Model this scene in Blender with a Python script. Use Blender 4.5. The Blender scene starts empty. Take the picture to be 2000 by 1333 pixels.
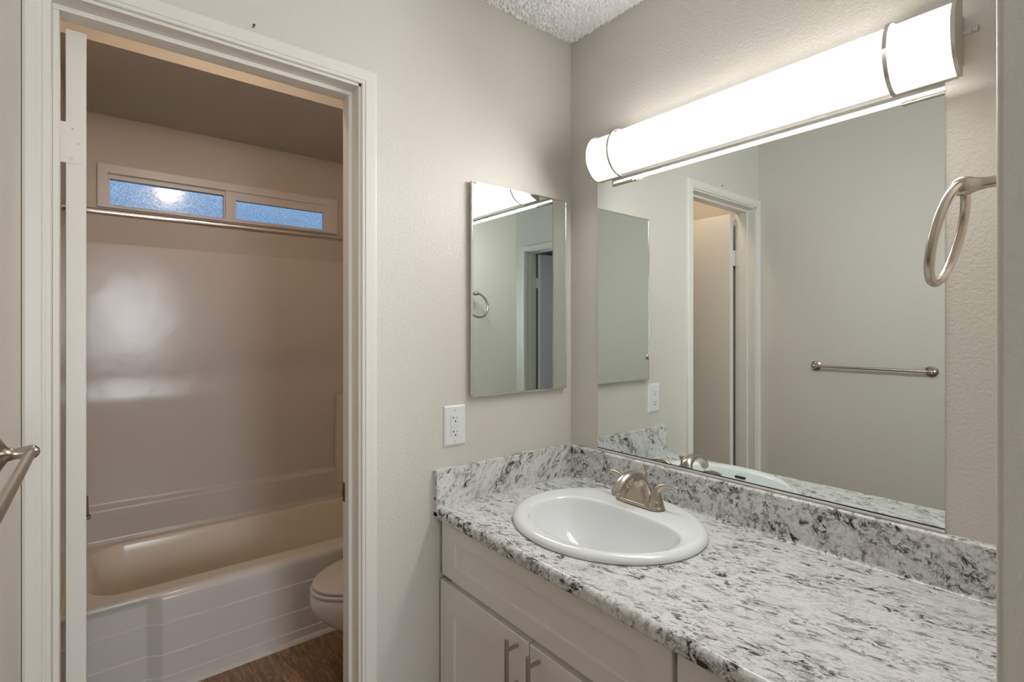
import bpy, bmesh, math, random
from mathutils import Vector, Matrix, noise
PI = math.pi
S = bpy.context.scene
C = S.collection

# ------------------------------------------------------------------ camera
cam_data = bpy.data.cameras.new('camera')
cam = bpy.data.objects.new('camera', cam_data)
C.objects.link(cam)
cam.location = (-1.3852, -1.3621, 1.355)
cam.rotation_euler = (PI / 2, 0, math.radians(-38.9135))
cam_data.sensor_width = 36.0
cam_data.sensor_fit = 'HORIZONTAL'
cam_data.lens = 36.0 * 997 / 2000
cam_data.shift_y = -22.5 / 2000
cam_data.clip_start = 0.01
S.camera = cam

# ------------------------------------------------------------------ view and world
S.view_settings.view_transform = 'Standard'
S.view_settings.look = 'None'
S.view_settings.exposure = 1.15
S.view_settings.gamma = 1.0
S.view_settings.use_curve_mapping = False

world = bpy.data.worlds.new('dusk_sky')
S.world = world
world.use_nodes = True
wn, wl = world.node_tree.nodes, world.node_tree.links
wn.clear()
w_out = wn.new('ShaderNodeOutputWorld')
w_bg = wn.new('ShaderNodeBackground')
w_tc = wn.new('ShaderNodeTexCoord')
w_sep = wn.new('ShaderNodeSeparateXYZ')
w_ramp = wn.new('ShaderNodeValToRGB')
wl.new(w_tc.outputs['Generated'], w_sep.inputs[0])
w_map = wn.new('ShaderNodeMapRange')
w_map.inputs['From Min'].default_value = -0.35
w_map.inputs['From Max'].default_value = 0.75
wl.new(w_sep.outputs['Z'], w_map.inputs['Value'])
wl.new(w_map.outputs[0], w_ramp.inputs[0])
el = w_ramp.color_ramp.elements
el[0].position = 0.0; el[0].color = (0.01, 0.02, 0.05, 1)
el[1].position = 1.0; el[1].color = (0.40, 0.50, 0.62, 1)
e = el.new(0.35); e.color = (0.04, 0.075, 0.13, 1)
e = el.new(0.50); e.color = (0.16, 0.25, 0.37, 1)
e = el.new(0.62); e.color = (0.31, 0.43, 0.56, 1)
e = el.new(0.75); e.color = (0.52, 0.63, 0.73, 1)
wl.new(w_ramp.outputs[0], w_bg.inputs['Color'])
w_bg.inputs['Strength'].default_value = 1.0
wl.new(w_bg.outputs[0], w_out.inputs['Surface'])

# ------------------------------------------------------------------ lights
LENS_EMIT = 3.7
VANITY_FILL = 3.8
BATH_EMIT = 29.0

def area_light(name, loc, rot, sx, sy, power, color):
    d = bpy.data.lights.new(name, 'AREA')
    d.shape = 'RECTANGLE'; d.size = sx; d.size_y = sy
    d.energy = power; d.color = color
    o = bpy.data.objects.new(name, d)
    o.location = loc; o.rotation_euler = rot
    C.objects.link(o)
    return o

# daylight coming through the hall window behind the camera, and through the window of the room beside the hall
area_light('hall_window_daylight', (-1.08, -3.78, 1.5), (PI / 2, 0, 0), 0.62, 0.95, 16.0, (0.87, 0.94, 1.0))
area_light('bedroom_window_daylight', (-3.45, -1.2, 1.5), (PI / 2, 0, -PI / 2), 1.1, 1.1, 1.6, (0.30, 0.50, 1.0))

# ------------------------------------------------------------------ helpers
def tag(o, label=None, cat=None, group=None, kind=None):
    if label: o['label'] = label
    if cat: o['category'] = cat
    if group: o['group'] = group
    if kind: o['kind'] = kind
    return o

def root_of(o):
    while o.parent: o = o.parent
    return o

def world_loc(o):
    v = Vector((0, 0, 0))
    while o:
        v += Vector(o.location); o = o.parent
    return v

def obj(name, bm, mat, parent=None, smooth=35, loc=None):
    """links one bmesh (world coordinates) as one object"""
    bmesh.ops.recalc_face_normals(bm, faces=bm.faces[:])
    off = Vector(loc) if loc else Vector((0, 0, 0))
    tot = off.copy()
    if parent: tot += world_loc(parent)
    bmesh.ops.translate(bm, verts=bm.verts[:], vec=-tot)
    me = bpy.data.meshes.new(name)
    bm.to_mesh(me); bm.free()
    mats = mat if isinstance(mat, (list, tuple)) else [mat]
    for m in mats: me.materials.append(m)
    if smooth:
        for p in me.polygons: p.use_smooth = True
        me.set_sharp_from_angle(angle=math.radians(smooth))
    o = bpy.data.objects.new(name, me)
    C.objects.link(o)
    o.location = off
    if parent: o.parent = parent
    if smooth:
        wnm = o.modifiers.new('weighted_normals', 'WEIGHTED_NORMAL'); wnm.keep_sharp = True; wnm.weight = 100
    return o

def thing(name, loc, label, cat, group=None, kind=None):
    o = bpy.data.objects.new(name, None)
    o.empty_display_size = 0.05
    o.location = loc
    C.objects.link(o)
    return tag(o, label, cat, group, kind)

def B():
    return bmesh.new()

def box(bm, x0, x1, y0, y1, z0, z1, bev=0, seg=2, mi=0):
    r = bmesh.ops.create_cube(bm, size=1)
    vs = r['verts']
    for v in vs:
        v.co = Vector(((x0 + x1) / 2 + v.co.x * abs(x1 - x0), (y0 + y1) / 2 + v.co.y * abs(y1 - y0), (z0 + z1) / 2 + v.co.z * abs(z1 - z0)))
    fs = set(f for v in vs for f in v.link_faces)
    for f in fs: f.material_index = mi
    if bev:
        es = set(e for f in fs for e in f.edges)
        bmesh.ops.bevel(bm, geom=list(es), offset=bev, segments=seg, affect='EDGES', profile=0.5)

def loft(bm, rings, closed=True, cap0=False, cap1=False, mi=0):
    """rings: lists of points with equal counts"""
    vr = [[bm.verts.new(p) for p in r] for r in rings]
    n = len(vr[0])
    for a, b in zip(vr[:-1], vr[1:]):
        for i in range(n if closed else n - 1):
            j = (i + 1) % n
            try:
                f = bm.faces.new((a[i], a[j], b[j], b[i])); f.material_index = mi
            except ValueError: pass
    if cap0:
        f = bm.faces.new(vr[0][::-1]); f.material_index = mi
    if cap1:
        f = bm.faces.new(vr[-1]); f.material_index = mi
    return vr

def tube(bm, pts, rad, seg=16, caps=True, flat=None, mi=0):
    """swept round tube through pts; rad a number or a list; flat = (axis vector, factor) squashes the section"""
    pts = [Vector(p) for p in pts]
    n = len(pts)
    rads = rad if isinstance(rad, (list, tuple)) else [rad] * n
    rings = []; up = None
    for i, p in enumerate(pts):
        t = (pts[min(i + 1, n - 1)] - pts[max(i - 1, 0)]).normalized()
        if up is None:
            a = Vector((0, 0, 1)) if abs(t.z) < 0.9 else Vector((1, 0, 0))
            up = (a - t * a.dot(t)).normalized()
        else:
            up = (up - t * up.dot(t)).normalized()
        sd = t.cross(up)
        rings.append([p + (up * math.cos(k * 2 * PI / seg) + sd * math.sin(k * 2 * PI / seg)) * rads[i] for k in range(seg)])
    loft(bm, rings, True, caps, caps, mi)

def lathe(bm, prof, c, axis, seg=24, mi=0):
    """prof: (distance along axis, radius)"""
    ax = Vector(axis).normalized()
    a = Vector((0, 0, 1)) if abs(ax.z) < 0.9 else Vector((1, 0, 0))
    u = (a - ax * a.dot(ax)).normalized(); v = ax.cross(u)
    c = Vector(c)
    rings = [[c + ax * d + (u * math.cos(k * 2 * PI / seg) + v * math.sin(k * 2 * PI / seg)) * max(r, 1e-5) for k in range(seg)] for d, r in prof]
    loft(bm, rings, True, True, True, mi)

def prism(bm, poly, axis, a, b, mi=0):
    """poly in the two other axes (cyclic order x,y,z), extruded a..b along axis"""
    def P(p, t):
        return {'x': (t, p[0], p[1]), 'y': (p[0], t, p[1]), 'z': (p[0], p[1], t)}[axis]
    loft(bm, [[P(p, a) for p in poly], [P(p, b) for p in poly]], True, True, True, mi)

def smooth_path(pts, n=6):
    """Catmull-Rom through tuples of any length"""
    out = []
    P = [pts[0]] + list(pts) + [pts[-1]]
    for i in range(1, len(P) - 2):
        for k in range(n):
            t = k / n
            out.append(tuple(0.5 * (2 * b + (c - a) * t + (2 * a - 5 * b + 4 * c - d) * t * t + (3 * b - a - 3 * c + d) * t ** 3) for a, b, c, d in zip(P[i - 1], P[i], P[i + 1], P[i + 2])))
    out.append(tuple(pts[-1]))
    return out

def rrect(x0, x1, y0, y1, r, z, n=8):
    out = []
    for cx, cy, a0 in ((x1 - r, y1 - r, 0), (x0 + r, y1 - r, 90), (x0 + r, y0 + r, 180), (x1 - r, y0 + r, 270)):
        for k in range(n + 1):
            a = math.radians(a0 + 90 * k / n)
            out.append((cx + r * math.cos(a), cy + r * math.sin(a), z))
    return out

def dup(o, parent=None):
    c = o.copy(); C.objects.link(c)
    if parent: c.parent = parent
    for ch in list(o.children): dup(ch, c)
    return c

# ------------------------------------------------------------------ materials
def mat(name, color, rough=0.5, metal=0.0, **kw):
    m = bpy.data.materials.new(name); m.use_nodes = True
    b = m.node_tree.nodes['Principled BSDF']
    b.inputs['Base Color'].default_value = (*color, 1)
    b.inputs['Roughness'].default_value = rough
    b.inputs['Metallic'].default_value = metal
    for k, v in kw.items(): b.inputs[k.replace('_', ' ')].default_value = v
    return m

def N(m, t, **props):
    n = m.node_tree.nodes.new(t)
    for k, v in props.items(): setattr(n, k, v)
    return n

def L(m, a, b): m.node_tree.links.new(a, b)

def noise_tex(m, scale, detail=2.0, rough=0.5, dist=0.0, vec=None):
    n = N(m, 'ShaderNodeTexNoise')
    n.inputs['Scale'].default_value = scale; n.inputs['Detail'].default_value = detail
    n.inputs['Roughness'].default_value = rough; n.inputs['Distortion'].default_value = dist
    if vec: L(m, vec, n.inputs['Vector'])
    return n

def add_bump(m, src, strength, dist):
    b = N(m, 'ShaderNodeBump')
    b.inputs['Strength'].default_value = strength; b.inputs['Distance'].default_value = dist
    L(m, src, b.inputs['Height'])
    L(m, b.outputs[0], m.node_tree.nodes['Principled BSDF'].inputs['Normal'])
    return b

def geo_pos(m): return N(m, 'ShaderNodeNewGeometry').outputs['Position']

def wall_paint(name, color, rough=0.55, scale=130, strength=0.26):
    m = mat(name, color, rough)
    p = geo_pos(m)
    n1 = noise_tex(m, scale, 3, 0.55, 0.6, p)
    r = N(m, 'ShaderNodeValToRGB')
    r.color_ramp.elements[0].position = 0.38; r.color_ramp.elements[1].position = 0.68
    L(m, n1.outputs[0], r.inputs[0])
    add_bump(m, r.outputs[0], strength, 0.0022)
    return m

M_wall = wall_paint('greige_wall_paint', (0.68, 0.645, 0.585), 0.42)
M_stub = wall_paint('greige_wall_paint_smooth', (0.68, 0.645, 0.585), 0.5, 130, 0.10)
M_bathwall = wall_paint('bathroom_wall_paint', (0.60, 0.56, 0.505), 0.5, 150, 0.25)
M_trim = mat('white_trim_paint', (0.78, 0.75, 0.69), 0.38)
_n = noise_tex(M_trim, 60, 3, 0.6, 0.5, geo_pos(M_trim)); add_bump(M_trim, _n.outputs[0], 0.12, 0.002)
M_door = mat('door_paint', (0.78, 0.745, 0.685), 0.42)
_n = noise_tex(M_door, 45, 3, 0.6, 0.5, geo_pos(M_door)); add_bump(M_door, _n.outputs[0], 0.1, 0.002)

M_ceil = mat('popcorn_ceiling', (0.86, 0.865, 0.86), 0.9)
_p = geo_pos(M_ceil)
_v = N(M_ceil, 'ShaderNodeTexVoronoi'); _v.inputs['Scale'].default_value = 160; L(M_ceil, _p, _v.inputs['Vector'])
add_bump(M_ceil, _v.outputs['Distance'], 0.8, 0.006).invert = True
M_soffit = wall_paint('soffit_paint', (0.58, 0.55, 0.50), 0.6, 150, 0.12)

M_nickel = mat('brushed_nickel', (0.52, 0.46, 0.39), 0.25, 1.0)
_n = noise_tex(M_nickel, 300, 2, 0.5, 0, geo_pos(M_nickel)); add_bump(M_nickel, _n.outputs[0], 0.03, 0.001)
M_nickel_lamp = mat('satin_nickel_lamp_metal', (0.60, 0.57, 0.53), 0.38, 1.0)
M_chrome = mat('polished_chrome', (0.82, 0.81, 0.79), 0.08, 1.0)
M_steel = mat('brushed_steel_handle', (0.50, 0.48, 0.45), 0.28, 1.0)
M_channel = mat('satin_aluminium_channel', (0.82, 0.79, 0.75), 0.32, 0.25)
M_bronze = mat('dark_bronze', (0.16, 0.10, 0.06), 0.35, 0.9)
M_mirror = mat('mirror_silver', (0.84, 0.89, 0.87), 0.0, 1.0)
M_dark = mat('black_slot', (0.01, 0.01, 0.01), 0.6)
M_plate = mat('white_plastic_plate', (0.80, 0.81, 0.82), 0.3)
M_china = mat('white_vitreous_china', (0.87, 0.89, 0.90), 0.08, 0, Coat_Weight=0.3)
M_toilet = mat('white_toilet_china', (0.80, 0.76, 0.72), 0.12)
M_cab = mat('white_cabinet_lacquer', (0.80, 0.765, 0.715), 0.4)
M_gap = mat('cabinet_face_frame', (0.45, 0.43, 0.40), 0.5)
M_tub = mat('glossy_white_acrylic', (0.80, 0.77, 0.74), 0.13)
M_basin = mat('cream_tub_interior', (0.86, 0.78, 0.65), 0.2)  # cream tone, warmer and lighter than the outer tub acrylic
M_surround = mat('surround_acrylic', (0.68, 0.635, 0.59), 0.2)
_n = noise_tex(M_surround, 7, 2, 0.5, 0, geo_pos(M_surround)); add_bump(M_surround, _n.outputs[0], 0.10, 0.012)
M_vinyl = mat('white_vinyl_window_frame', (0.74, 0.70, 0.68), 0.35)
M_caulk = mat('white_caulk', (0.74, 0.72, 0.70), 0.5)

M_lens = mat('white_acrylic_lens', (0.9, 0.9, 0.9), 0.3)
_b = M_lens.node_tree.nodes['Principled BSDF']
_b.inputs['Emission Color'].default_value = (1.0, 0.985, 0.955, 1); _b.inputs['Emission Strength'].default_value = LENS_EMIT
M_lens_in = mat('white_acrylic_lens_inside', (0.9, 0.9, 0.9), 0.4)
_b = M_lens_in.node_tree.nodes['Principled BSDF']
_b.inputs['Emission Color'].default_value = (1.0, 0.985, 0.955, 1); _b.inputs['Emission Strength'].default_value = 0.36
M_bathlens = mat('bathroom_lamp_glass', (0.9, 0.85, 0.8), 0.3)
_b = M_bathlens.node_tree.nodes['Principled BSDF']
_b.inputs['Emission Color'].default_value = (1.0, 0.745, 0.545, 1); _b.inputs['Emission Strength'].default_value = BATH_EMIT

# obscure window glass
M_glass = mat('obscure_window_glass', (0.92, 0.97, 1.0), 0.06, 0, Transmission_Weight=1.0, IOR=1.45)
_n = noise_tex(M_glass, 150, 2, 0.6, 0, geo_pos(M_glass)); add_bump(M_glass, _n.outputs[0], 0.10, 0.002)
_n = noise_tex(M_glass, 190, 2, 0.7, 0, geo_pos(M_glass))  # blue-white speckle painted into the tint for sky refracted by the pebbles
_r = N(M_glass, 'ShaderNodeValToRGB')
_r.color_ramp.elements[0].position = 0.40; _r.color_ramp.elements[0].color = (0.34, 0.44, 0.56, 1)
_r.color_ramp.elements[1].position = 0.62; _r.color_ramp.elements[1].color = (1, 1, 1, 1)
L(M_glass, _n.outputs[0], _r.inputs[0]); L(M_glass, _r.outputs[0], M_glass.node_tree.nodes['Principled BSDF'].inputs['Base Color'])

# speckled stone-look laminate
def granite(name, rot, stretch, k=1.0, dark=1.0, t=0.0, gr=0.5):
    """white laminate with dark mineral streaks; rot turns the grain, stretch (< 1) lengthens it along that axis, k scales feature size"""
    m = mat(name, (0.7, 0.7, 0.68), 0.2)
    bs = m.node_tree.nodes['Principled BSDF']
    pos = geo_pos(m)
    m1 = N(m, 'ShaderNodeMapping'); L(m, pos, m1.inputs['Vector']); m1.inputs['Rotation'].default_value = rot
    mp = N(m, 'ShaderNodeMapping'); L(m, m1.outputs[0], mp.inputs['Vector']); mp.inputs['Scale'].default_value = [q * k for q in stretch]
    warp = noise_tex(m, 14, 3, 0.6, 0, mp.outputs[0])
    wm = N(m, 'ShaderNodeMixRGB', blend_type='LINEAR_LIGHT'); wm.inputs[0].default_value = 0.018
    L(m, mp.outputs[0], wm.inputs[1]); L(m, warp.outputs['Color'], wm.inputs[2])
    v = wm.outputs[0]
    def ramp(src, stops):
        r = N(m, 'ShaderNodeValToRGB'); e = r.color_ramp.elements
        while len(e) > 1: e.remove(e[0])
        e[0].position = stops[0][0]; e[0].color = (*[stops[0][1]] * 3, 1)
        for p_, c_ in stops[1:]:
            q = e.new(p_); q.color = (c_, c_, c_, 1)
        L(m, src, r.inputs[0]); return r.outputs[0]
    def mul(a, b):
        n = N(m, 'ShaderNodeMath', operation='MULTIPLY'); L(m, a, n.inputs[0])
        if isinstance(b, float): n.inputs[1].default_value = b
        else: L(m, b, n.inputs[1])
        return n.outputs[0]
    def mixc(fac, a, b):
        n = N(m, 'ShaderNodeMixRGB'); L(m, fac, n.inputs[0])
        for s, i in ((a, 1), (b, 2)):
            if isinstance(s, tuple): n.inputs[i].default_value = (*s, 1)
            else: L(m, s, n.inputs[i])
        return n.outputs[0]
    def nz(sc, det=4, rg=0.6, ds=0.2): return noise_tex(m, sc, det, rg, ds, v).outputs[0]
    clus = ramp(nz(13, 3, 0.55), [(0.40, 0.12), (0.60, 1)])
    clus2 = ramp(nz(10.3, 3, 0.55, 0.6), [(0.46, 0.0), (0.58, 1)])
    grey = ramp(nz(42, 6, 0.72), [(0.48, 0), (0.66, 1)])
    fine = ramp(nz(170, 4, 0.65), [(0.53, 0), (0.64, 1)])
    dash = ramp(nz(64, 5, 0.66, 0.6), [(0.555 - t, 0), (0.60 - t, 1)])
    blot = ramp(nz(33, 7, 0.68, 0.9), [(0.555 - t, 0), (0.605 - t, 1)])
    crack = ramp(nz(19, 7, 0.66, 0.9), [(0.478, 0), (0.497, 1), (0.503, 1), (0.522, 0)])
    brown = ramp(nz(21, 5, 0.65), [(0.56, 0), (0.68, 1)])
    white = ramp(nz(26, 2, 0.5, 0.3), [(0.60, 0), (0.64, 1)])
    col = mixc(mul(grey, gr), (0.77, 0.775, 0.77), (0.34, 0.32, 0.295))
    col = mixc(mul(fine, 0.42), col, (0.27, 0.25, 0.23))
    col = mixc(mul(brown, 0.32), col, (0.36, 0.28, 0.21))
    col = mixc(mul(mul(crack, clus2), 0.85 * dark), col, (0.06, 0.052, 0.046))
    col = mixc(mul(mul(dash, clus), 0.80 * dark), col, (0.05, 0.042, 0.036))
    col = mixc(mul(mul(blot, clus2), 0.95 * dark), col, (0.03, 0.026, 0.024))
    col = mixc(mul(white, 0.6), col, (0.80, 0.80, 0.77))
    L(m, col, bs.inputs['Base Color'])
    return m

M_top = granite('white_granite_laminate_top', (0, 0, math.radians(-14)), (1.0, 0.40, 1.0), 1.65, 1.08, 0.006, 0.34)
M_edge = granite('white_granite_laminate_edge', (math.radians(35), 0, 0), (1.0, 0.85, 0.85), 1.4, 1.08, 0.03, 0.5)
M_splash = granite('white_granite_laminate_splash', (0, math.radians(-40), 0), (1.0, 1.0, 0.42), 1.05, 1.08, 0.005, 0.42)

# vinyl plank floor
M_floor = mat('brown_oak_vinyl_plank', (0.2, 0.12, 0.07), 0.38)
def _floor(m):
    bs = m.node_tree.nodes['Principled BSDF']
    pos = geo_pos(m)
    sw = N(m, 'ShaderNodeMapping'); L(m, pos, sw.inputs['Vector']); sw.inputs['Rotation'].default_value = (0, 0, PI / 2)
    br = N(m, 'ShaderNodeTexBrick'); L(m, sw.outputs[0], br.inputs['Vector'])
    br.offset = 0.37; br.inputs['Scale'].default_value = 1.0
    br.inputs['Brick Width'].default_value = 1.2; br.inputs['Row Height'].default_value = 0.152
    br.inputs['Mortar Size'].default_value = 0.0012; br.inputs['Mortar Smooth'].default_value = 0.3
    br.inputs['Color1'].default_value = (0.9, 0.9, 0.9, 1); br.inputs['Color2'].default_value = (0.45, 0.45, 0.45, 1); br.inputs['Mortar'].default_value = (0, 0, 0, 1)
    mp = N(m, 'ShaderNodeMapping'); L(m, pos, mp.inputs['Vector']); mp.inputs['Scale'].default_value = (9.0, 1.3, 1)
    add = N(m, 'ShaderNodeVectorMath', operation='ADD'); L(m, mp.outputs[0], add.inputs[0]); L(m, br.outputs['Color'], add.inputs[1])
    g = noise_tex(m, 4.5, 8, 0.72, 1.6, add.outputs[0])
    r = N(m, 'ShaderNodeValToRGB'); e = r.color_ramp.elements
    e[0].position = 0.30; e[0].color = (0.11, 0.055, 0.026, 1); e[1].position = 0.72; e[1].color = (0.66, 0.46, 0.29, 1)
    q = e.new(0.5); q.color = (0.38, 0.225, 0.125, 1)
    L(m, g.outputs[0], r.inputs[0])
    mx = N(m, 'ShaderNodeMixRGB', blend_type='MULTIPLY'); mx.inputs[0].default_value = 0.5
    L(m, r.outputs[0], mx.inputs[1]); L(m, br.outputs['Color'], mx.inputs[2])
    L(m, mx.outputs[0], bs.inputs['Base Color'])
    add_bump(m, g.outputs[0], 0.1, 0.002)
_floor(M_floor)

# ------------------------------------------------------------------ the setting
XL = -1.503           # face of the left wall
CEIL = 2.439
YS = -1.278           # face of the short wall the towel ring hangs on
YB = 1.70             # far wall of the bathroom
SOFF = 2.363

bm = B(); box(bm, -3.6, 1.35, -3.9, 1.8, -0.1, 0.0)
tag(obj('floor', bm, M_floor, smooth=0), 'brown wood-look vinyl plank floor', 'floor', kind='structure')

# popcorn ceiling of the vanity room: real lumps where the camera sees it close, plain slab elsewhere
bm = B()
box(bm, -3.6, 1.35, -3.9, 0.94, CEIL, CEIL + 0.1)
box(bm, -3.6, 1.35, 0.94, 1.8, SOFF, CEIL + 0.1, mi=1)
tag(obj('ceiling', bm, [M_ceil, M_soffit], smooth=0), 'white popcorn ceiling with a smooth dropped part over the tub', 'ceiling', kind='structure')
bm = B()
nx, ny = 270, 210
gx0, gx1, gy0, gy1 = -0.68, 0.0, -0.52, 0.0
rows = []
for j in range(ny + 1):
    row = []
    for i in range(nx + 1):
        x = gx0 + (gx1 - gx0) * i / nx; y = gy0 + (gy1 - gy0) * j / ny
        a = noise.noise(Vector((x * 135, y * 135, 3.1))) + 0.6 * noise.noise(Vector((x * 280, y * 280, 7.7)))
        h = max(0.0, a + 0.22) * 0.0135
        row.append(bm.verts.new((x, y, CEIL - 0.0004 - h)))
    rows.append(row)
for j in range(ny):
    for i in range(nx):
        bm.faces.new((rows[j][i], rows[j][i + 1], rows[j + 1][i + 1], rows[j + 1][i]))
M_pop = mat('popcorn_lumps', (0.86, 0.865, 0.86), 0.9)
ct = obj('ceiling_texture', bm, M_pop, smooth=60)
ct['kind'] = 'structure'; ct['label'] = 'lumpy popcorn texture on the ceiling above the vanity corner'; ct['category'] = 'ceiling'

# far wall of the vanity room with the bathroom doorway
bm = B()
box(bm, -0.815, 0.1, 0, 0.115, 0, 2.48)
box(bm, -1.503, -1.478, 0, 0.115, 0, 2.48)
box(bm, -1.478, -0.815, 0, 0.115, 2.042, 2.48)
tag(obj('wall_back', bm, M_wall, smooth=0), 'greige textured wall with the bathroom doorway and the small mirror cabinet', 'wall', kind='structure')
# wall behind the vanity, running on into the bathroom
bm = B(); box(bm, 0, 0.1, YS, 0, 0, 2.48)
tag(obj('wall_right', bm, M_wall, smooth=0), 'greige wall behind the vanity, mirror and light bar', 'wall', kind='structure')
bm = B(); box(bm, 0, 0.1, 0.115, YB, 0, 2.48)
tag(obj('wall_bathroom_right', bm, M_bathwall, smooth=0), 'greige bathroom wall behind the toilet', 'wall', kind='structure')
# left wall with the doorway to the room beside the hall
D2 = -2.051           # hinge jamb of that doorway
bm = B()
box(bm, -1.603, XL, D2 + 0.6407, 0.0, 0, 2.48)
box(bm, -1.603, XL, -3.8, D2 - 0.01, 0, 2.48)
box(bm, -1.603, XL, D2 - 0.01, D2 + 0.6407, 2.042, 2.48)
tag(obj('wall_left', bm, M_wall, smooth=0), 'pale greige wall with the towel bar, opposite the vanity', 'wall', kind='structure')
bm = B(); box(bm, -1.603, XL, 0.0, YB + 0.1, 0, 2.48)
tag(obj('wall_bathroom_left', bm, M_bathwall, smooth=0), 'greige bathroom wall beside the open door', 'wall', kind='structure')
# short wall at the end of the vanity
bm = B(); box(bm, -0.76, 1.3, YS - 0.115, YS, 0, 2.48, bev=0.006, seg=3)
tag(obj('wall_front', bm, M_stub, smooth=40), 'short greige wall at the near end of the vanity carrying the towel ring', 'wall', kind='structure')
# hall behind the camera
bm = B()
box(bm, 1.25, 1.35, -3.8, YS - 0.115, 0, 2.48)
tag(obj('wall_hall_right', bm, M_wall, smooth=0), 'hall wall behind the camera', 'wall', kind='structure')
bm = B()
box(bm, -1.6, -1.41, -3.9, -3.8, 0, 2.48); box(bm, -0.75, 1.35, -3.9, -3.8, 0, 2.48)
box(bm, -1.41, -0.75, -3.9, -3.8, 0, 1.0); box(bm, -1.41, -0.75, -3.9, -3.8, 2.0, 2.48)
tag(obj('wall_hall_back', bm, M_wall, smooth=0), 'far hall wall with a window opening', 'wall', kind='structure')
# dim room beyond the second doorway
bm = B()
box(bm, -3.6, -3.5, -3.2, -0.4, 0, 2.48); box(bm, -3.5, -1.603, -3.2, -3.1, 0, 2.48); box(bm, -3.5, -1.603, -0.5, -0.4, 0, 2.48)
tag(obj('wall_bedroom', bm, M_wall, smooth=0), 'walls of the dim room beyond the second doorway', 'wall', kind='structure')

# bathroom far wall with the window hole
WX0, WX1, WZ0, WZ1 = -1.3947, -0.2756, 1.927, 2.131
bm = B()
box(bm, XL, 0.0, YB, YB + 0.1, 0, WZ0 + 0.012); box(bm, XL, 0.0, YB, YB + 0.1, WZ1 - 0.012, 2.48)
box(bm, XL, WX0 + 0.012, YB, YB + 0.1, WZ0 + 0.012, WZ1 - 0.012); box(bm, WX1 - 0.012, 0.0, YB, YB + 0.1, WZ0 + 0.012, WZ1 - 0.012)
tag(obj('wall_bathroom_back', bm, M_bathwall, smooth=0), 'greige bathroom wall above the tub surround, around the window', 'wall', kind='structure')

# ------------------------------------------------------------------ bathroom window
win = thing('window_1', (-0.835, YB, WZ0), 'long low white vinyl sliding window with obscure glass above the tub', 'window', kind='structure')
def frame_bm(bm, x0, x1, z0, z1, hx0, hx1, hz0, hz1, y0, y1, bev=0.003):
    box(bm, x0, x1, y0, y1, hz1, z1, bev); box(bm, x0, x1, y0, y1, z0, hz0, bev)
    box(bm, x0, hx0, y0, y1, hz0 - 0.004, hz1 + 0.004, bev); box(bm, hx1, x1, y0, y1, hz0 - 0.004, hz1 + 0.004, bev)
bm = B()
frame_bm(bm, WX0, WX1, WZ0, WZ1, -1.3560, -0.3380, 1.940, 2.090, 1.682, 1.745)
box(bm, -0.8690, -0.8350, 1.690, 1.745, 1.936, 2.094, 0.002)
obj('window_frame', bm, M_vinyl, win)
bm = B(); frame_bm(bm, -1.3580, -0.8620, 1.937, 2.094, -1.3488, -0.8743, 1.946, 2.068, 1.705, 1.745, 0.002)
sash = obj('fixed_sash', bm, M_vinyl, win)
bm = B(); box(bm, -1.3560, -0.8660, 1.728, 1.733, 1.942, 2.074)
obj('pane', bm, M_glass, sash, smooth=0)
bm = B(); frame_bm(bm, -0.8420, -0.3350, 1.936, 2.092, -0.8186, -0.3549, 1.9461, 2.0465, 1.692, 1.722, 0.002)
sash = obj('sliding_sash', bm, M_vinyl, win)
bm = B(); box(bm, -0.8300, -0.3450, 1.706, 1.711, 1.942, 2.055)
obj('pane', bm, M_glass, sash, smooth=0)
bm = B(); box(bm, -0.8685, -0.8605, 1.685, 1.697, 1.975, 2.035, 0.002)
obj('latch', bm, M_vinyl, win)

# ------------------------------------------------------------------ doorway trim, jamb and door leaf (built once, copied to the second doorway)
OW = 0.6307           # clear width between the jambs
def casing(loc):
    bm = B()
    prof = [(0, 0), (0, .0082), (.002, .0100), (.006, .0100), (.0074, .0090), (.0086, .0090), (.0104, .0120), (.036, .0125), (.0415, .0105), (.0427, .008), (.0427, 0)]
    rings = [[], [], [], []]
    for w, t in prof:
        rings[0].append((-.007 - w * .0345 / .0427, -t, 0)); rings[1].append((-.007 - w * .0345 / .0427, -t, 2.034 + w * .0405 / .0427))
        rings[2].append((.6377 + w, -t, 2.034 + w * .0405 / .0427)); rings[3].append((.6377 + w, -t, 0))
    loft(bm, rings, True, True, True)
    o = obj('trim_1', bm, M_trim, smooth=25)
    o.location = loc
    return o
cas = casing((-1.461, 0, 0))
tag(cas, 'white moulded casing around the bathroom doorway', 'door trim', kind='structure')
bm = B()
for x0, x1 in ((-.0165, 0), (OW, OW + .0145)): box(bm, x0, x1, 0, .115, 0, 2.041, .001)
box(bm, -.0165, OW + .0145, 0, .115, 2.027, 2.041, .001)
box(bm, 0, .0105, .0436, .0854, 0, 2.0155, .0015); box(bm, OW - .0107, OW, .0436, .0854, 0, 2.0155, .0015); box(bm, 0, OW, .0436, .0854, 2.0155, 2.027, .0015)
jamb = obj('trim_2', bm, M_trim, smooth=30); jamb.location = (-1.461, 0, 0)
tag(jamb, 'white jamb and door stop lining the bathroom doorway', 'door trim', kind='structure')
bm = B()
box(bm, OW - .0122, OW - .0104, .0700, .0868, 0.862, 0.916, .0005); box(bm, OW - .0126, OW - .0118, .0760, .0820, 0.878, 0.900, mi=1)
obj('strike_plate', bm, [M_bronze, M_dark], jamb, loc=(0, 0, 0)).location = (0, 0, 0)
for v in jamb.children[0].data.vertices: v.co += Vector((-1.461, 0, 0))

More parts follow.
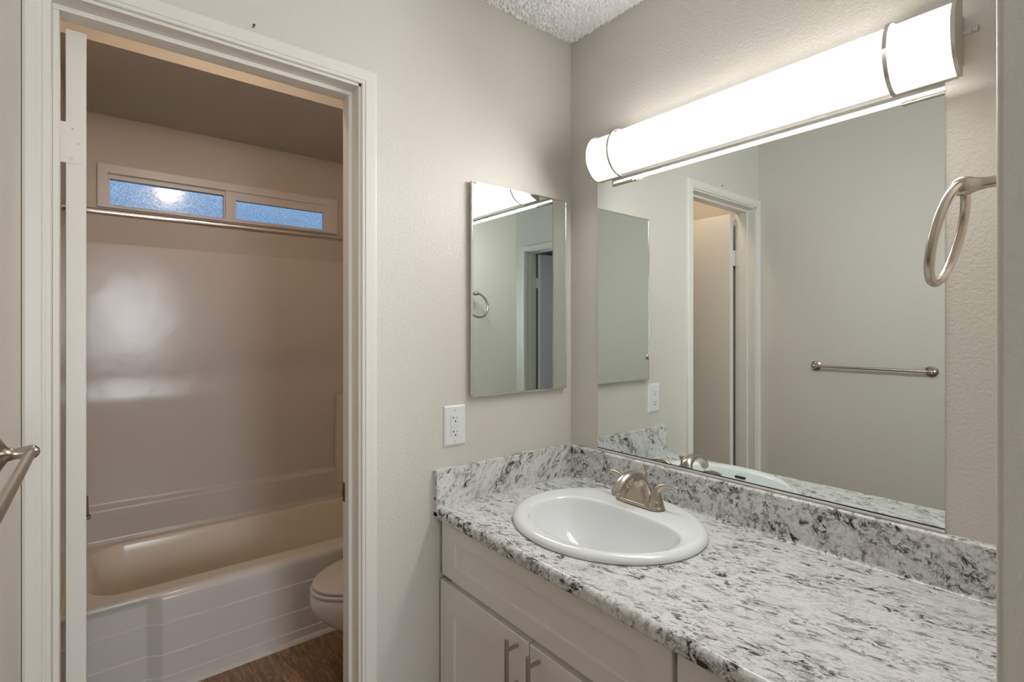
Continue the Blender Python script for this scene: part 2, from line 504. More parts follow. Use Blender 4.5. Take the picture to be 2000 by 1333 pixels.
def door_leaf(loc):
    ang = math.radians(1.5)
    R = Matrix.Rotation(ang, 4, 'Z')
    piv = Vector((.0172, .118, 0))
    def place(bm):
        bmesh.ops.rotate(bm, verts=bm.verts[:], cent=piv, matrix=R)
        bmesh.ops.translate(bm, verts=bm.verts[:], vec=Vector(loc))
    bm = B(); box(bm, .0172, .0525, .118, .728, .012, 2.0145, .0025); place(bm)
    leaf = obj('door_1', bm, M_door, loc=loc, smooth=40)
    for zc in (1.7645, 0.28):
        bm = B()
        pts = [(-.004, zc - .0445), (.034, zc - .0445)]
        for k in range(1, 7):
            a = k / 6 * PI / 2; pts.append((.034 + .014 * math.sin(a), zc - .0305 - .014 * math.cos(a)))
        for k in range(0, 7):
            a = k / 6 * PI / 2; pts.append((.034 + .014 * math.cos(a), zc + .0305 + .014 * math.sin(a)))
        pts.append((-.004, zc + .0445))
        prism(bm, pts, 'y', .1160, .1185)
        box(bm, .0005, .0022, .086, .1215, zc - .0445, zc + .0445, .0005)
        place(bm)
        h = obj('hinge', bm, M_door, leaf, smooth=40)
        bm = B()
        for k in range(5):
            z0 = zc - .0445 + k * .0178
            tube(bm, [(.002, .1205, z0 + .0006), (.002, .1205, z0 + .0172)], .0062, 14)
        place(bm); obj('hinge_knuckle', bm, M_door, h, smooth=40)
        for sx, sz in ((.029, .031), (.0385, 0), (.028, -.033)):
            bm = B(); tube(bm, [(sx, .1150, zc + sz), (sx, .1165, zc + sz)], .0042, 14); box(bm, sx - .0018, sx + .0018, .1147, .1151, zc + sz - .0018, zc + sz + .0018, mi=1)
            place(bm); obj('screw', bm, [M_door, M_steel], h, smooth=40)
    return leaf, place
leaf, place = door_leaf((-1.461, 0, 0))
tag(leaf, 'white slab door standing open into the bathroom, hinge edge to the camera', 'door', kind='structure')
# copy the whole set to the second doorway, a quarter turn round
for src, nm, lab, ct_ in ((cas, 'trim_3', 'white moulded casing around the second doorway, reflected in the mirror cabinet', 'door trim'),
                          (jamb, 'trim_4', 'white jamb lining the second doorway, reflected in the mirror cabinet', 'door trim'),
                          (leaf, 'door_2', 'white slab door open into the dim blue room, reflected in the mirror cabinet', 'door')):
    c = dup(src); c.name = nm; c.location = (XL, D2, 0); c.rotation_euler = (0, 0, PI / 2)
    tag(c, lab, ct_, kind='structure')
# small dark pull on the bathroom door
bm = B()
loft(bm, [[(.0490, .418, .905), (.0590, .418, .905), (.0590, .434, .905), (.0490, .434, .905)],
          [(.0490, .418, .855), (.0612, .418, .855), (.0612, .434, .855), (.0490, .434, .855)]], True, True, True)
box(bm, .0490, .0645, .414, .438, .845, .853, .002)
place(bm); obj('latch_plate', bm, M_bronze, leaf, smooth=30)['label'] = 'dark bronze latch plate'

# nail left in the wall above the casing
bm = B(); lathe(bm, [(0, .0012), (.009, .0012), (.009, .003), (.0105, .003)], (-1.095, 0, 2.0895), (0, -1, .3), 10)
tag(obj('nail', bm, M_bronze), 'small bent nail in the wall just above the door casing', 'nail')

# ------------------------------------------------------------------ vanity cabinet
van = thing('vanity_cabinet', (-.29, -.64, 0), 'white shaker vanity cabinet with steel bar handles under the stone-look countertop', 'cabinet')
XF = -.575            # front faces of doors and drawers
bm = B()
for y0, y1 in ((-.020, -.004), (-.835, -.819), (-1.272, -1.256)): box(bm, -.5555, -.012, y0, y1, .10, .772)
box(bm, -.5555, -.012, -1.272, -.004, .10, .118); box(bm, -.020, -.012, -1.272, -.004, .10, .772)
for y0, y1 in ((-.045, -.004), (-.862, -.795), (-1.272, -1.232)): box(bm, -.556, -.537, y0, y1, .10, .772)
for z0, z1 in ((.10, .14), (.575, .628), (.745, .772)): box(bm, -.556, -.537, -1.272, -.004, z0, z1)
box(bm, -.505, -.490, -1.272, -.004, 0, .10); box(bm, -.490, -.012, -.020, -.004, 0, .10); box(bm, -.490, -.012, -1.272, -1.256, 0, .10)
obj('carcass', bm, M_cab, van, smooth=0)
def shaker(bm, y0, y1, z0, z1, rail_y=.075, rail_z=.075, th=.019):
    """front slab with a recessed flat panel, face at XF"""
    a = [(y0, z0), (y1, z0), (y1, z1), (y0, z1)]
    s = 1 if y1 > y0 else -1
    i = [(y0 + s * rail_y, z0 + rail_z), (y1 - s * rail_y, z0 + rail_z), (y1 - s * rail_y, z1 - rail_z), (y0 + s * rail_y, z1 - rail_z)]
    e = .0018
    j = [(y0 + s * e, z0 + e), (y1 - s * e, z0 + e), (y1 - s * e, z1 - e), (y0 + s * e, z1 - e)]
    def ring(p, x): return [(x, q[0], q[1]) for q in p]
    k = [(q[0] + s * (1 if n in (0, 3) else -1) * .0015, q[1] + (1 if n in (0, 1) else -1) * .0015) for n, q in enumerate(i)]
    loft(bm, [ring(a, XF + th), ring(a, XF + e), ring(j, XF), ring(i, XF), ring(k, XF + .007)], True, True, True)
def bar_handle(parent, y, z0, z1, posts):
    bm = B(); tube(bm, [(-.6105, y, z0), (-.6105, y, z1)], .0058, 18)
    h = obj('handle', bm, M_steel, parent, smooth=40); h['label'] = 'brushed steel bar handle'
    for z in posts:
        bm = B(); tube(bm, [(-.6085, y, z), (XF + .0005, y, z)], .0048, 14); obj('standoff', bm, M_steel, h, smooth=40)
def bar_handle_h(parent, y0, y1, z):
    bm = B(); tube(bm, [(-.6105, y0, z), (-.6105, y1, z)], .0058, 18)
    h = obj('handle', bm, M_steel, parent, smooth=40); h['label'] = 'brushed steel bar handle'
    for y in (y0 - .03, y1 + .03):
        bm = B(); tube(bm, [(-.6085, y, z), (XF + .0005, y, z)], .0048, 14); obj('standoff', bm, M_steel, h, smooth=40)
bm = B(); shaker(bm, -.8216, -.0184, .610, .7735, .070, .046); obj('false_drawer_front', bm, M_cab, van, smooth=20)
bm = B(); shaker(bm, -.4222, -.0094, .115, .592); d = obj('door', bm, M_cab, van, smooth=20); bar_handle(d, -.3810, .452, .592, (.568, .476))
bm = B(); shaker(bm, -.8216, -.4258, .115, .592); d = obj('door', bm, M_cab, van, smooth=20); bar_handle(d, -.4620, .452, .592, (.568, .476))
for z0, z1 in ((.610, .7735), (.365, .602), (.115, .357)):
    bm = B(); shaker(bm, -1.262, -.8322, z0, z1, .070, .046); d = obj('drawer', bm, M_cab, van, smooth=20); bar_handle_h(d, -.975, -1.115, (z0 + z1) / 2 - .004)

# ------------------------------------------------------------------ countertop and backsplash
CT = .813
top = thing('countertop', (-.30, -.64, CT), 'white and black speckled stone-look countertop with rolled front edge', 'countertop')
SX, SY, SA, SBB = -.2808, -.412, .2495, .2773      # sink rim ellipse
CA, CB = SA - .022, SBB - .022                      # cut-out
RX0, RX1, RY0, RY1 = -.579, -.0215, -.78, -.04
bm = B()
nq = 96
ang = [k * 2 * PI / nq for k in range(nq)]
for cx_, cy_ in ((RX0, RY0), (RX1, RY0), (RX1, RY1), (RX0, RY1)):
    a = math.atan2((cy_ - SY), (cx_ - SX)) % (2 * PI)
    i = min(range(nq), key=lambda k: abs(ang[k] - a)); ang[i] = a
inner, innerb, outer = [], [], []
for a in ang:
    r = 1 / math.sqrt((math.cos(a) / CA) ** 2 + (math.sin(a) / CB) ** 2)
    inner.append((SX + r * math.cos(a), SY + r * math.sin(a), CT)); innerb.append((SX + r * math.cos(a), SY + r * math.sin(a), CT - .038))
    tx = ((RX1 - SX) if math.cos(a) > 0 else (SX - RX0)) / max(abs(math.cos(a)), 1e-9)
    ty = ((RY1 - SY) if math.sin(a) > 0 else (SY - RY0)) / max(abs(math.sin(a)), 1e-9)
    t = min(tx, ty)
    outer.append((SX + t * math.cos(a), SY + t * math.sin(a), CT))
loft(bm, [innerb, inner, outer], True)
def quad(bm, pts, mi=0):
    f = bm.faces.new([bm.verts.new(p) for p in pts]); f.material_index = mi
quad(bm, [(RX0, RY0, CT), (RX1, RY0, CT), (RX1, YS, CT), (RX0, YS, CT)])
quad(bm, [(RX0, RY1, CT), (RX1, RY1, CT), (RX1, 0, CT), (RX0, 0, CT)])
bmesh.ops.remove_doubles(bm, verts=bm.verts[:], dist=1e-5)
bmesh.ops.triangulate(bm, faces=bm.faces[:])
obj('worktop', bm, M_top, top, smooth=0)
# rolled front edge
prof = [(RX0, CT)]
for k in range(1, 9):
    a = k / 8 * PI / 2; prof.append((RX0 - .014 * math.sin(a), CT - .014 + .014 * math.cos(a)))
prof += [(-.593, .788)]
for k in range(1, 7):
    a = k / 6 * PI / 2; prof.append((-.593 + .010 * (1 - math.cos(a)), .788 - .010 * math.sin(a)))
prof += [(-.560, .778), (-.555, .7745), (-.03, .7745), (-.03, .790), (-.579, .790)]
bm = B(); loft(bm, [[(x, 0, z) for x, z in prof], [(x, YS, z) for x, z in prof]], True, True, True)
# open a slot above the hole: the underside slab is only a rim, so cut the middle strip away
bm.free()
front = prof[:17] + [(-.560, .778), (-.560, CT - .001)]
bm = B(); loft(bm, [[(x, 0, z) for x, z in front], [(x, YS, z) for x, z in front]], True, True, True)
obj('front_edge', bm, M_edge, top, smooth=50)
# rear splash (with small cove and rounded top) and the side splash on the far wall
BT = .9255
rs = [(RX1, CT)] + [(RX1 + .0 , CT + .001)]
rs = [(-.030, CT + .0002), (-.0245, CT + .0018), (-.0215, CT + .006), (-.0200, CT + .012), (-.0200, BT - .007), (-.0185, BT - .0028), (-.0150, BT - .0005), (-.012, BT), (0, BT), (0, CT), (-.02, CT)]
bm = B(); loft(bm, [[(x, -.0005, z) for x, z in rs], [(x, YS, z) for x, z in rs]], True, True, True)
obj('backsplash', bm, M_edge, top, smooth=50)
bm = B(); box(bm, -.593, -.0205, -.0200, 0, CT - .030, BT + .0005, .0008)
obj('side_splash', bm, M_splash, top, smooth=30)

# ------------------------------------------------------------------ sink
snk = thing('sink', (SX, SY, CT), 'white oval drop-in china sink set in the countertop', 'sink')
bm = B()
ns = 96
BX, BY, BAx, BAy = -.338, -.424, .144, .222
def oval(a_, b_, z):
    return [(SX + a_ * math.cos(k * 2 * PI / ns), SY + b_ * math.sin(k * 2 * PI / ns), z) for k in range(ns)]
def bowl(s, z, dx=0):
    out = []
    for k in range(ns):
        a = k * 2 * PI / ns
        c_, s_ = math.cos(a), math.sin(a)
        ex = 2.0 if c_ < 0 else 3.2          # flatter on the tap side
        r = (abs(c_) ** ex + abs(s_) ** ex) ** (-1 / ex)
        out.append((BX + dx + s * BAx * r * c_, BY + s * BAy * r * s_, z))
    return out
rings = [oval(SA - .02, SBB - .02, CT - .006), oval(SA - .002, SBB - .002, CT + .0005), oval(SA, SBB, CT + .005), oval(SA - .002, SBB - .002, CT + .011), oval(SA - .007, SBB - .007, CT + .0165), oval(SA - .014, SBB - .014, CT + .0195), oval(SA - .022, SBB - .022, CT + .0205),
         [tuple((Vector(p) * .35 + Vector(q) * .65)) for p, q in zip(oval(SA - .022, SBB - .022, CT + .0195), bowl(1.06, CT + .0185))],
         bowl(1.035, CT + .0175), bowl(1.01, CT + .0150), bowl(.99, CT + .009), bowl(.975, CT - .002), bowl(.945, CT - .022, .001), bowl(.89, CT - .048, .003), bowl(.81, CT - .074, .006), bowl(.70, CT - .097, .010), bowl(.56, CT - .116, .016), bowl(.40, CT - .129, .022), bowl(.24, CT - .1355, .030), bowl(.1, CT - .137, .035)]
loft(bm, rings, True, False, True)
obj('basin', bm, M_china, snk, smooth=50)
bm = B(); lathe(bm, [(0, .024), (.003, .024), (.004, .02), (.002, .016), (.004, .012), (.005, 0)], (BX + .035, BY, CT - .1372), (0, 0, 1), 24)
obj('drain', bm, M_nickel, snk, smooth=40)
# overflow slot on the front side of the bowl, seen in the big mirror
bm = B()
sl = []
for k in range(13):
    a = -PI / 2 + k / 12 * PI; sl.append((.016 + .0042 * math.cos(a), .0042 * math.sin(a)))
for k in range(13):
    a = PI / 2 + k / 12 * PI; sl.append((-.016 + .0042 * math.cos(a), .0042 * math.sin(a)))
xo = BX - BAx * .972
nrm = Vector((1, 0, .30)).normalized(); upv = Vector((-.30, 0, 1)).normalized()
cc = Vector((xo + .0045, BY + .008, CT - .0095))
loft(bm, [[cc + Vector((0, 1, 0)) * p + upv * q - nrm * .006 for p, q in sl], [cc + Vector((0, 1, 0)) * p + upv * q + nrm * .0008 for p, q in sl]], True, True, True)
obj('overflow_slot', bm, M_dark, snk, smooth=0)['label'] = 'dark oval overflow slot'

# ------------------------------------------------------------------ tap
FY, FX, FZ = -.412, -.125, CT + .0185
fau = thing('faucet', (FX, FY, FZ), 'brushed nickel two-lever faucet on the rear deck of the sink', 'faucet')
def stad(hl, r, z, n=10):
    out = []
    for k in range(n + 1):
        a = k / n * PI; out.append((FX + r * math.cos(a), FY + hl + r * math.sin(a), z))
    for k in range(n + 1):
        a = PI + k / n * PI; out.append((FX + r * math.cos(a), FY - hl + r * math.sin(a), z))
    return out
HO = .056
bm = B(); loft(bm, [stad(HO, .0270, FZ + .0003), stad(HO, .0270, FZ + .002)], True, True, True)
obj('gasket', bm, M_dark, fau, smooth=40)['label'] = 'thin black gasket under the base'
bm = B(); loft(bm, [stad(HO, .0262, FZ + .002), stad(HO, .0258, FZ + .006), stad(HO, .0245, FZ + .0095), stad(HO, .0225, FZ + .0110)], True, True, True)
obj('base_plate', bm, M_nickel, fau, smooth=50)
# spout: a bell-shaped body between the levers that narrows into a forward arch
sec = smooth_path([(-.129, .003, .058, .0235, 4.0), (-.128, .012, .055, .0225, 4.0), (-.125, .030, .045, .0195, 3.4), (-.1235, .048, .0345, .0172, 3.0), (-.1265, .066, .0240, .0150, 2.6), (-.1380, .0835, .0178, .0132, 2.2), (-.162, .0950, .0160, .0116, 2.1), (-.192, .0935, .0155, .0110, 2.1), (-.218, .0810, .0152, .0110, 2.1), (-.2360, .0625, .0150, .0112, 2.1), (-.2410, .0545, .0142, .0106, 2.1), (-.2420, .0525, .0120, .0090, 2.1)], 5)
rings = []
for i, (x, z, wy, wt, ex) in enumerate(sec):
    a = sec[max(i - 1, 0)]; b = sec[min(i + 1, len(sec) - 1)]
    t = Vector((b[0] - a[0], 0, b[1] - a[1])).normalized(); n_ = Vector((-t.z, 0, t.x))
    ring_ = []
    for k in range(36):
        c_, s_ = math.cos(k * 2 * PI / 36), math.sin(k * 2 * PI / 36)
        r = (abs(c_) ** ex + abs(s_) ** ex) ** (-1 / ex)
        ring_.append(Vector((x + .004, FY, FZ + z)) + Vector((0, 1, 0)) * wy * r * c_ + n_ * wt * r * s_)
    rings.append(ring_)
bm = B(); loft(bm, rings, True, True, True)
obj('spout', bm, M_nickel, fau, smooth=70)
bm = B(); lathe(bm, [(0, .0098), (.006, .0098), (.0075, .0085)], (-.2370, FY, FZ + .0540), (-.25, 0, -1), 20)
obj('aerator', bm, M_nickel, fau, smooth=40)
for s in (1, -1):
    hub = B(); lathe(hub, [(.002, .0250), (.006, .0246), (.018, .0222), (.0245, .0205), (.0252, .0195)], (FX, FY + s * HO, FZ), (0, 0, 1), 28)
    obj('handle_base', hub, M_nickel, fau, smooth=40)
    pth = smooth_path([(0, 0, .0256, .0196), (-.0005, .001, .036, .0172), (-.001, .003, .048, .0136), (0, .0085, .0605, .0099), (.002, .019, .0695, .0073), (.004, .034, .0738, .0057), (.006, .050, .0742, .0051), (.007, .064, .0726, .0053), (.0072, .069, .0720, .0050)], 5)
    bm = B(); tube(bm, [(FX + p[0], FY + s * (HO + p[1]), FZ + p[2]) for p in pth], [p[3] for p in pth], 22)
    obj('lever_handle', bm, M_nickel, fau, smooth=60)
bm = B(); tube(bm, [(-.100, FY, FZ), (-.097, FY, FZ + .103)], .0030, 12); lathe(bm, [(0, .0035), (.004, .0060), (.009, .0068), (.0105, .0095), (.0125, .0095), (.0135, .008)], (-.097, FY, FZ + .097), (.03, 0, 1), 20)
obj('lift_rod', bm, M_nickel, fau, smooth=40)

# ------------------------------------------------------------------ big wall mirror
mir = thing('wall_mirror', (0, -.617, .927), 'large frameless mirror above the vanity backsplash', 'mirror')
bm = B(); box(bm, -.0016, -.0002, -1.0986, -.1356, .930, 1.876)
obj('glass', bm, M_mirror, mir, smooth=0)
bm = B(); box(bm, -.0080, -.0044, -1.0995, -.1356, .9262, .9335, .0006); box(bm, -.0080, -.0020, -1.0995, -.1356, .9258, .9280)
obj('bottom_channel', bm, M_channel, mir, smooth=30)['label'] = 'satin aluminium channel along the bottom edge'
bm = B(); box(bm, -.0042, -.0018, -1.0986, -.1356, .9330, .9352)
obj('dark_edge', bm, M_dark, mir, smooth=0)

# ------------------------------------------------------------------ light bar
LY0, LY1 = -.1721, -1.1331
LXB, LZC = -.0385, 1.942
lamp = thing('vanity_light', (0, (LY0 + LY1) / 2, LZC), 'long lit half-round vanity light with nickel bands above the mirror', 'wall lamp')
def half(ax, az, y, n=24, xb=LXB):
    return [(xb - ax * math.sin(k / n * PI), y, LZC + az * math.cos(k / n * PI)) for k in range(n + 1)]
bm = B()
vo = loft(bm, [half(.0640, .0700, LY0 - .004), half(.0640, .0700, LY1 + .004)], False)
vi = loft(bm, [half(.0622, .0682, LY0 - .004), half(.0622, .0682, LY1 + .004)], False, mi=1)
for q in (0, -1): bm.faces.new((vo[0][q], vo[1][q], vi[1][q], vi[0][q]))
for q in (0, 1):
    for k in range(24): bm.faces.new((vo[q][k], vo[q][k + 1], vi[q][k + 1], vi[q][k]))
obj('lens', bm, [M_lens, M_lens_in], lamp, smooth=60)
bm = B(); box(bm, -.0375, -.0300, LY1 + .005, LY0 - .005, LZC - .0640, LZC + .0675, .001)  # unseen plate added to block lens light from the wall behind
obj('inner_light_shield', bm, M_vinyl, lamp, smooth=30)
bm = B(); box(bm, -.0298, -.0002, LY1 + .004, LY0 - .004, 1.897, 1.999, .003)
obj('back_pan', bm, M_nickel_lamp, lamp, smooth=30)
for y0, y1 in ((LY0, LY0 - .006), (LY1 + .007, LY1)):
    bm = B(); loft(bm, [half(.0700, .0785, y0), half(.0700, .0785, y1)], True, True, True); obj('end_cap', bm, M_nickel_lamp, lamp, smooth=40)
for yc in (-.2705, -1.0200):
    bm = B(); y0, y1 = yc + .0042, yc - .0042
    loft(bm, [half(.0690, .0750, y0), half(.0720, .0785, y0), half(.0720, .0785, y1), half(.0690, .0750, y1), half(.0690, .0750, y0)], False)
    obj('band', bm, M_nickel_lamp, lamp, smooth=40)
for y0, y1 in ((LY0 - .006, -.2663), (-1.0158, LY1 + .007)):
    for zs in (1, -1):
        bm = B(); box(bm, -.0445, -.0310, y1, y0, LZC + zs * .0715, LZC + zs * .0787, .001); obj('rail', bm, M_nickel_lamp, lamp, smooth=30)
for y, s in ((LY1, -1), (LY0, 1)):
    bm = B(); lathe(bm, [(-.002, .004), (.006, .004), (.006, .0065), (.013, .0065), (.0135, .0045), (.017, .0045), (.017, .0070), (.0225, .0070), (.0235, .005)], (-.0300, y, LZC + .012), (0, s, 0), 18); obj('thumb_screw', bm, M_nickel_lamp, lamp, smooth=40)
# unseen strip added in front of the lens to brighten the room
glow = area_light('vanity_added_fill', (-.1045, (LY0 + LY1) / 2 - .06, LZC - .005), (0, math.radians(40), 0), .11, .76, VANITY_FILL, (1.0, 0.995, 0.98))

# ------------------------------------------------------------------ mirror cabinet
KX0, KX1, KZ0, KZ1, KY = -.4655, -.0410, 1.1390, 1.8307, -.0200
mc = thing('medicine_cabinet', ((KX0 + KX1) / 2, 0, KZ0), 'narrow chrome framed mirror cabinet beside the corner above the outlet', 'cabinet')
bm = B(); box(bm, KX0 + .006, KX1 - .006, -.010, 0, KZ0 + .006, KZ1 - .006, .001)
obj('body', bm, M_channel, mc, smooth=30)
bm = B()
fw = .0050
box(bm, KX0, KX1, KY, -.010, KZ1 - fw, KZ1, .0018); box(bm, KX0, KX1, KY, -.010, KZ0, KZ0 + fw, .0018)
box(bm, KX0, KX0 + fw, KY, -.010, KZ0 + fw, KZ1 - fw, .0018); box(bm, KX1 - fw, KX1, KY, -.010, KZ0 + fw, KZ1 - fw, .0018)
obj('door_frame', bm, M_chrome, mc, smooth=30)
bm = B(); box(bm, KX0 + fw, KX1 - fw, KY + .0015, -.0105, KZ0 + fw, KZ1 - fw)
obj('mirror_glass', bm, M_mirror, mc, smooth=0)

# ------------------------------------------------------------------ wall outlet
out = thing('wall_outlet', (-.5195, 0, 1.054), 'white double wall outlet plate left of the countertop corner, below the mirror cabinet', 'outlet')
PX0, PX1, PZ0, PZ1 = -.5590, -.4800, .9910, 1.1170
bm = B()
def prect(i, y): return [(PX0 + i, y, PZ0 + i), (PX1 - i, y, PZ0 + i), (PX1 - i, y, PZ1 - i), (PX0 + i, y, PZ1 - i)]
loft(bm, [prect(0, 0), prect(0, -.002), prect(.002, -.0045), prect(.006, -.0062), prect(.010, -.0066)], True, True, True)
obj('cover_plate', bm, M_plate, out, smooth=30)
ocx, ocz = -.5195, 1.054
bm = B(); box(bm, ocx - .0165, ocx + .0165, -.0085, -.006, ocz - .0335, ocz + .0335, .0008)
rec = obj('receptacle', bm, M_plate, out, smooth=30)
for dz in (.0215, -.0215):
    bm = B(); box(bm, ocx - .0072, ocx - .0055, -.0088, -.008, ocz + dz - .0005, ocz + dz + .0075); box(bm, ocx - .0115, ocx - .006, -.0088, -.008, ocz + dz + .0028, ocz + dz + .0045)
    box(bm, ocx + .0055, ocx + .0070, -.0088, -.008, ocz + dz + .0005, ocz + dz + .0072); tube(bm, [(ocx, -.0088, ocz + dz - .0078), (ocx, -.008, ocz + dz - .0078)], .0026, 12)
    obj('slots', bm, M_dark, rec, smooth=0)
bm = B(); box(bm, ocx - .0035, ocx + .0055, -.0096, -.008, ocz - .0075, ocz + .0080, .0008); obj('test_button', bm, M_plate, rec, smooth=30)
bm = B(); box(bm, ocx + .0062, ocx + .0118, -.0094, -.008, ocz - .0075, ocz + .0080, .0008); obj('reset_button', bm, M_plate, rec, smooth=30)
bm = B(); box(bm, ocx - .0098, ocx - .0082, -.0089, -.008, ocz - .006, ocz - .0045); obj('indicator', bm, M_dark, rec, smooth=0)
for dz in (.0485, -.0485):
    bm = B(); tube(bm, [(ocx, -.0060, ocz + dz), (ocx, -.0072, ocz + dz)], .0032, 14); box(bm, ocx - .0004, ocx + .0004, -.0075, -.0070, ocz + dz - .0026, ocz + dz + .0026, mi=1)
    obj('screw', bm, [M_plate, M_dark], out, smooth=30)

# ------------------------------------------------------------------ towel ring on the short wall
RXc, RYt, RZt = -.372, YS + .088, 1.571
ring = thing('towel_ring', (RXc, YS, RZt), 'brushed nickel towel ring on the short wall at the near end of the vanity', 'towel ring')
bm = B(); lathe(bm, [(0, .030), (.004, .030), (.010, .024), (.020, .0135), (.040, .0088), (.060, .0080), (.072, .0100), (.080, .0135), (.090, .0145), (.097, .0120), (.101, .007), (.102, .002)], (RXc, YS, RZt), (0, 1, 0), 28)
obj('post', bm, M_nickel, ring, smooth=50)
tilt = math.radians(13)
RR = .0735
cen = Vector((RXc, RYt + .001, RZt)) + Vector((0, math.sin(tilt), -math.cos(tilt))) * RR
ex, ez = Vector((1, 0, 0)), Vector((0, -math.sin(tilt), math.cos(tilt)))
bm = B()
nr = 64
rings = []
for k in range(nr):
    a = k * 2 * PI / nr
    rd = ex * math.sin(a) + ez * math.cos(a); nn = ex.cross(ez)
    rings.append([cen + rd * (RR + .0066 * math.cos(q * 2 * PI / 16)) + nn * .0066 * math.sin(q * 2 * PI / 16) for q in range(16)])
rings.append(rings[0])
loft(bm, rings, True); bmesh.ops.remove_doubles(bm, verts=bm.verts[:], dist=1e-6)
obj('ring', bm, M_nickel, ring, smooth=60)

# ------------------------------------------------------------------ towel bar on the left wall
TBX, TBZ = XL + .0365, 1.168
tb = thing('towel_bar', (XL, -.532, TBZ), 'brushed nickel towel bar on the pale wall opposite the vanity', 'towel bar')
bm = B(); tube(bm, [(TBX, -.292, TBZ), (TBX, -.772, TBZ)], .0066, 18)
obj('bar', bm, M_nickel, tb, smooth=40)
for y in (-.296, -.768):
    bm = B(); lathe(bm, [(0, .0245), (.003, .0245), (.006, .0185), (.011, .0105), (.020, .0085), (.030, .0098), (.036, .0112), (.041, .0098), (.045, .006), (.0463, .002)], (XL, y, TBZ), (1, 0, 0), 28)
    obj('post', bm, M_nickel, tb, smooth=50)

# ------------------------------------------------------------------ bathtub
tub = thing('bathtub', (-.75, 1.32, 0), 'glossy white alcove bathtub with ribbed apron under the bathroom window', 'bathtub')
AY, RIM = .945, .362
def apron_prof(dy):
    p = [(.006, 0), (-.004, .004), (-.004, .048), (.0005, .051), (.0005, .132), (.0045, .135), (.0045, .247), (.009, .250), (.009, .322)]
    for k in range(1, 9):
        a = k / 8 * PI / 2; p.append((.009 + .034 * (1 - math.cos(a)), .328 + .034 * math.sin(a)))
    fade = lambda z: 1 - max(0.0, min(1.0, (z - .332) / .029))
    return [(AY + y + dy * fade(z), z) for y, z in p]
bm = B()
st = [(-1.5025, .027), (-1.256, .027), (-1.249, .0262), (-1.243, .0235), (-1.209, .0035), (-1.203, .0008), (-1.196, 0), (-.0005, 0)]
rings = [[(x, y, z) for y, z in apron_prof(dy)] for x, dy in st]
loft(bm, rings, False)
obj('apron', bm, M_tub, tub, smooth=40)
bm = B()
yo = AY + .043
n_ = 10
R0 = rrect(-1.5025, -.0005, yo, 1.6995, .0005, RIM, n_)
rings = [R0, rrect(-1.432, -.075, 1.050, 1.622, .13, RIM, n_), rrect(-1.424, -.083, 1.056, 1.616, .125, RIM - .003, n_), rrect(-1.414, -.093, 1.064, 1.606, .12, RIM - .012, n_), rrect(-1.400, -.11, 1.072, 1.596, .115, RIM - .05, n_), rrect(-1.35, -.17, 1.10, 1.565, .11, .13, n_), rrect(-1.30, -.22, 1.13, 1.535, .10, .085, n_), rrect(-1.22, -.3, 1.17, 1.49, .08, .072, n_)]
loft(bm, rings, True, False, True)
obj('basin', bm, M_basin, tub, smooth=50)
bm = B(); lathe(bm, [(0, .03), (.003, .03), (.004, .02), (.002, 0)], (-.36, 1.33, .073), (0, 0, 1), 20); obj('drain', bm, M_chrome, tub)
bm = B(); prism(bm, [(AY - .0042, 0), (AY - .020, 0), (AY - .018, .008), (AY - .011, .0145), (AY - .0042, .016)], 'x', XL + .001, -.001)
tag(obj('trim_5', bm, M_caulk, smooth=40), 'white quarter-round strip along the foot of the bathtub', 'trim', kind='structure')

# ------------------------------------------------------------------ tub surround
sur = thing('tub_surround', (-.75, YB, RIM), 'glossy off-white moulded panel lining the walls above the bathtub', 'tub surround')
pr = [(1.6995, 1.761), (1.693, 1.761), (1.690, 1.757), (1.690, 1.14), (1.6888, 1.09), (1.6855, 1.04), (1.6845, 1.0), (1.684, .95), (1.684, .545), (1.681, .535), (1.668, .526), (1.660, .520), (1.657, .512), (1.657, .385), (1.652, .372), (1.640, .3625), (1.6995, .3625)]
bm = B(); prism(bm, pr, 'x', XL + .0012, -.0012)
obj('back_panel', bm, M_surround, sur, smooth=45)
for x0, x1 in ((XL + .0005, XL + .011), (-.011, -.0005)):
    bm = B(); box(bm, x0, x1, .99, 1.640, RIM + .0008, 1.748, .002); obj('side_panel', bm, M_surround, sur, smooth=30)
bm = B()
def tower(s, z): return [(-.012, 1.677, z), (-.285 - s, 1.677, z), (-.275 - s, 1.665 - s * .3, z), (-.23, 1.638 - s, z), (-.12, 1.60 - s, z), (-.05, 1.585 - s, z), (-.012, 1.58 - s, z)]
loft(bm, [tower(.014, RIM + .002), tower(.010, .55), tower(.002, .955), tower(-.004, .968)], True, True, True)
obj('corner_shelf', bm, M_surround, sur, smooth=50)

# ------------------------------------------------------------------ shower rod
rod = thing('shower_rod', (-.75, 1.0, 1.779), 'straight chrome shower curtain rod crossing in front of the bathroom window', 'shower rod')
bm = B(); tube(bm, [(XL + .002, 1.0, 1.779), (-.002, 1.0, 1.779)], .0127, 24)
obj('tube', bm, M_chrome, rod, smooth=40)
for x, s in ((XL, 1), (0, -1)):
    bm = B(); lathe(bm, [(0, .028), (.004, .028), (.010, .020), (.018, .0165)], (x, 1.0, 1.779), (s, 0, 0), 24); obj('flange', bm, M_chrome, rod, smooth=40)

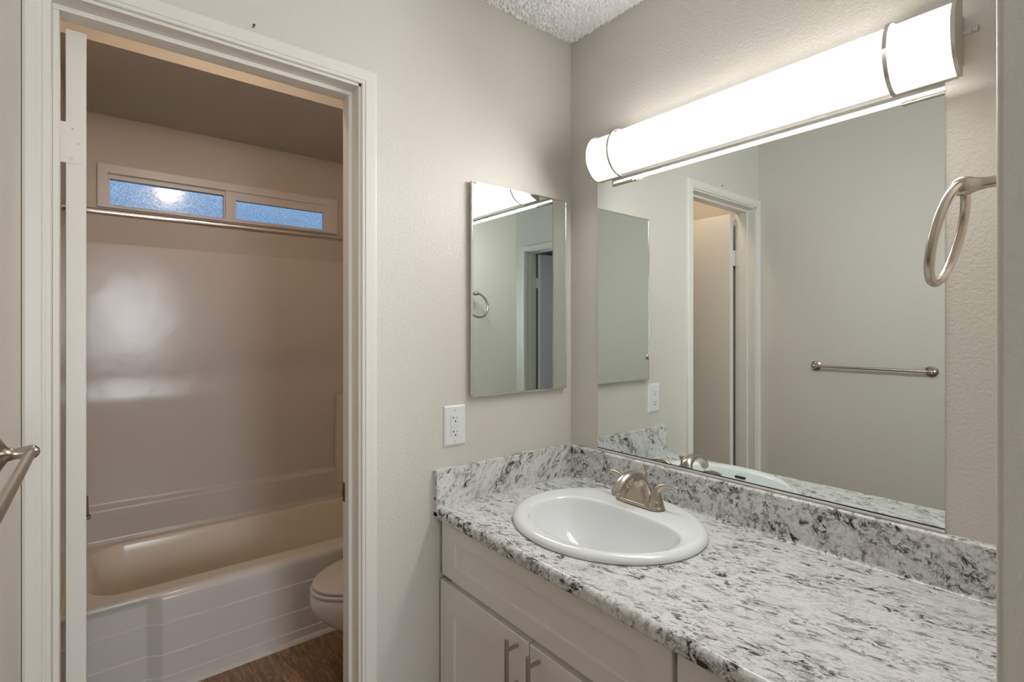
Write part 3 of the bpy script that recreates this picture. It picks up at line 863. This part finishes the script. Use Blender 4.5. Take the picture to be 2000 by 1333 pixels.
# ------------------------------------------------------------------ toilet
TY = .545
toi = thing('toilet', (-.42, TY, 0), 'white toilet partly hidden behind the right door jamb, lid closed', 'toilet')
def egg(xf, xb, hw, z, n=40, cx=None):
    """outline with round nose at xf and flatter back at xb"""
    cx = cx if cx is not None else xf + (xb - xf) * .56
    out = []
    for k in range(n):
        a = k * 2 * PI / n; c_, s_ = math.cos(a), math.sin(a)
        ex = 2.0 if c_ < 0 else 2.8
        r = (abs(c_) ** ex + abs(s_) ** ex) ** (-1 / ex)
        out.append((cx + ((cx - xf) if c_ < 0 else (xb - cx)) * r * c_, TY + hw * r * s_, z))
    return out
bm = B()
loft(bm, [egg(-.60, -.16, .115, 0), egg(-.60, -.16, .115, .03), egg(-.575, -.16, .100, .07), egg(-.585, -.16, .105, .13), egg(-.65, -.16, .135, .20), egg(-.735, -.16, .165, .265), egg(-.777, -.16, .180, .315), egg(-.788, -.16, .184, .350), egg(-.786, -.16, .183, .375), egg(-.775, -.17, .176, .382)], True, True, True)
obj('bowl', bm, M_toilet, toi, smooth=60)
bm = B(); loft(bm, [egg(-.776, -.205, .177, .384), egg(-.784, -.205, .182, .387), egg(-.786, -.205, .183, .394), egg(-.780, -.205, .179, .399)], True, True, True)
obj('seat', bm, M_toilet, toi, smooth=50)
bm = B(); loft(bm, [egg(-.770, -.205, .173, .4015), egg(-.778, -.205, .179, .404), egg(-.779, -.205, .180, .411), egg(-.770, -.21, .172, .419), egg(-.72, -.24, .135, .4235), egg(-.62, -.3, .07, .425)], True, True, True)
obj('lid', bm, M_toilet, toi, smooth=50)
bm = B(); loft(bm, [rrect(-.205, -.012, TY - .20, TY + .20, .04, .384), rrect(-.215, -.012, TY - .215, TY + .215, .04, .72)], True, True, True)
obj('tank', bm, M_toilet, toi, smooth=50)
bm = B(); loft(bm, [rrect(-.222, -.008, TY - .222, TY + .222, .04, .7205), rrect(-.222, -.008, TY - .222, TY + .222, .04, .742), rrect(-.212, -.012, TY - .212, TY + .212, .04, .750)], True, True, True)
obj('tank_lid', bm, M_toilet, toi, smooth=50)
bm = B(); tube(bm, [(-.214, TY - .15, .66), (-.228, TY - .15, .66), (-.230, TY - .09, .655)], .006, 12); obj('flush_lever', bm, M_chrome, toi)

# ------------------------------------------------------------------ bathroom ceiling lamp (seen only as a glow in the window glass)
bl = thing('bathroom_ceiling_light', (-.985, .29, CEIL), 'small round warm ceiling lamp in the bathroom, reflected in the window glass', 'ceiling lamp')
bm = B(); lathe(bm, [(0, .150), (.014, .150), (.022, .140)], (-.985, .29, CEIL), (0, 0, -1), 32); obj('lamp_base', bm, M_nickel, bl)  # base widened to shade the ceiling around the lamp
bm = B(); lathe(bm, [(.022, .050), (.060, .056), (.090, .051), (.112, .030), (.118, .004)], (-.985, .29, CEIL), (0, 0, -1), 32); obj('lamp_shade', bm, M_bathlens, bl, smooth=60)
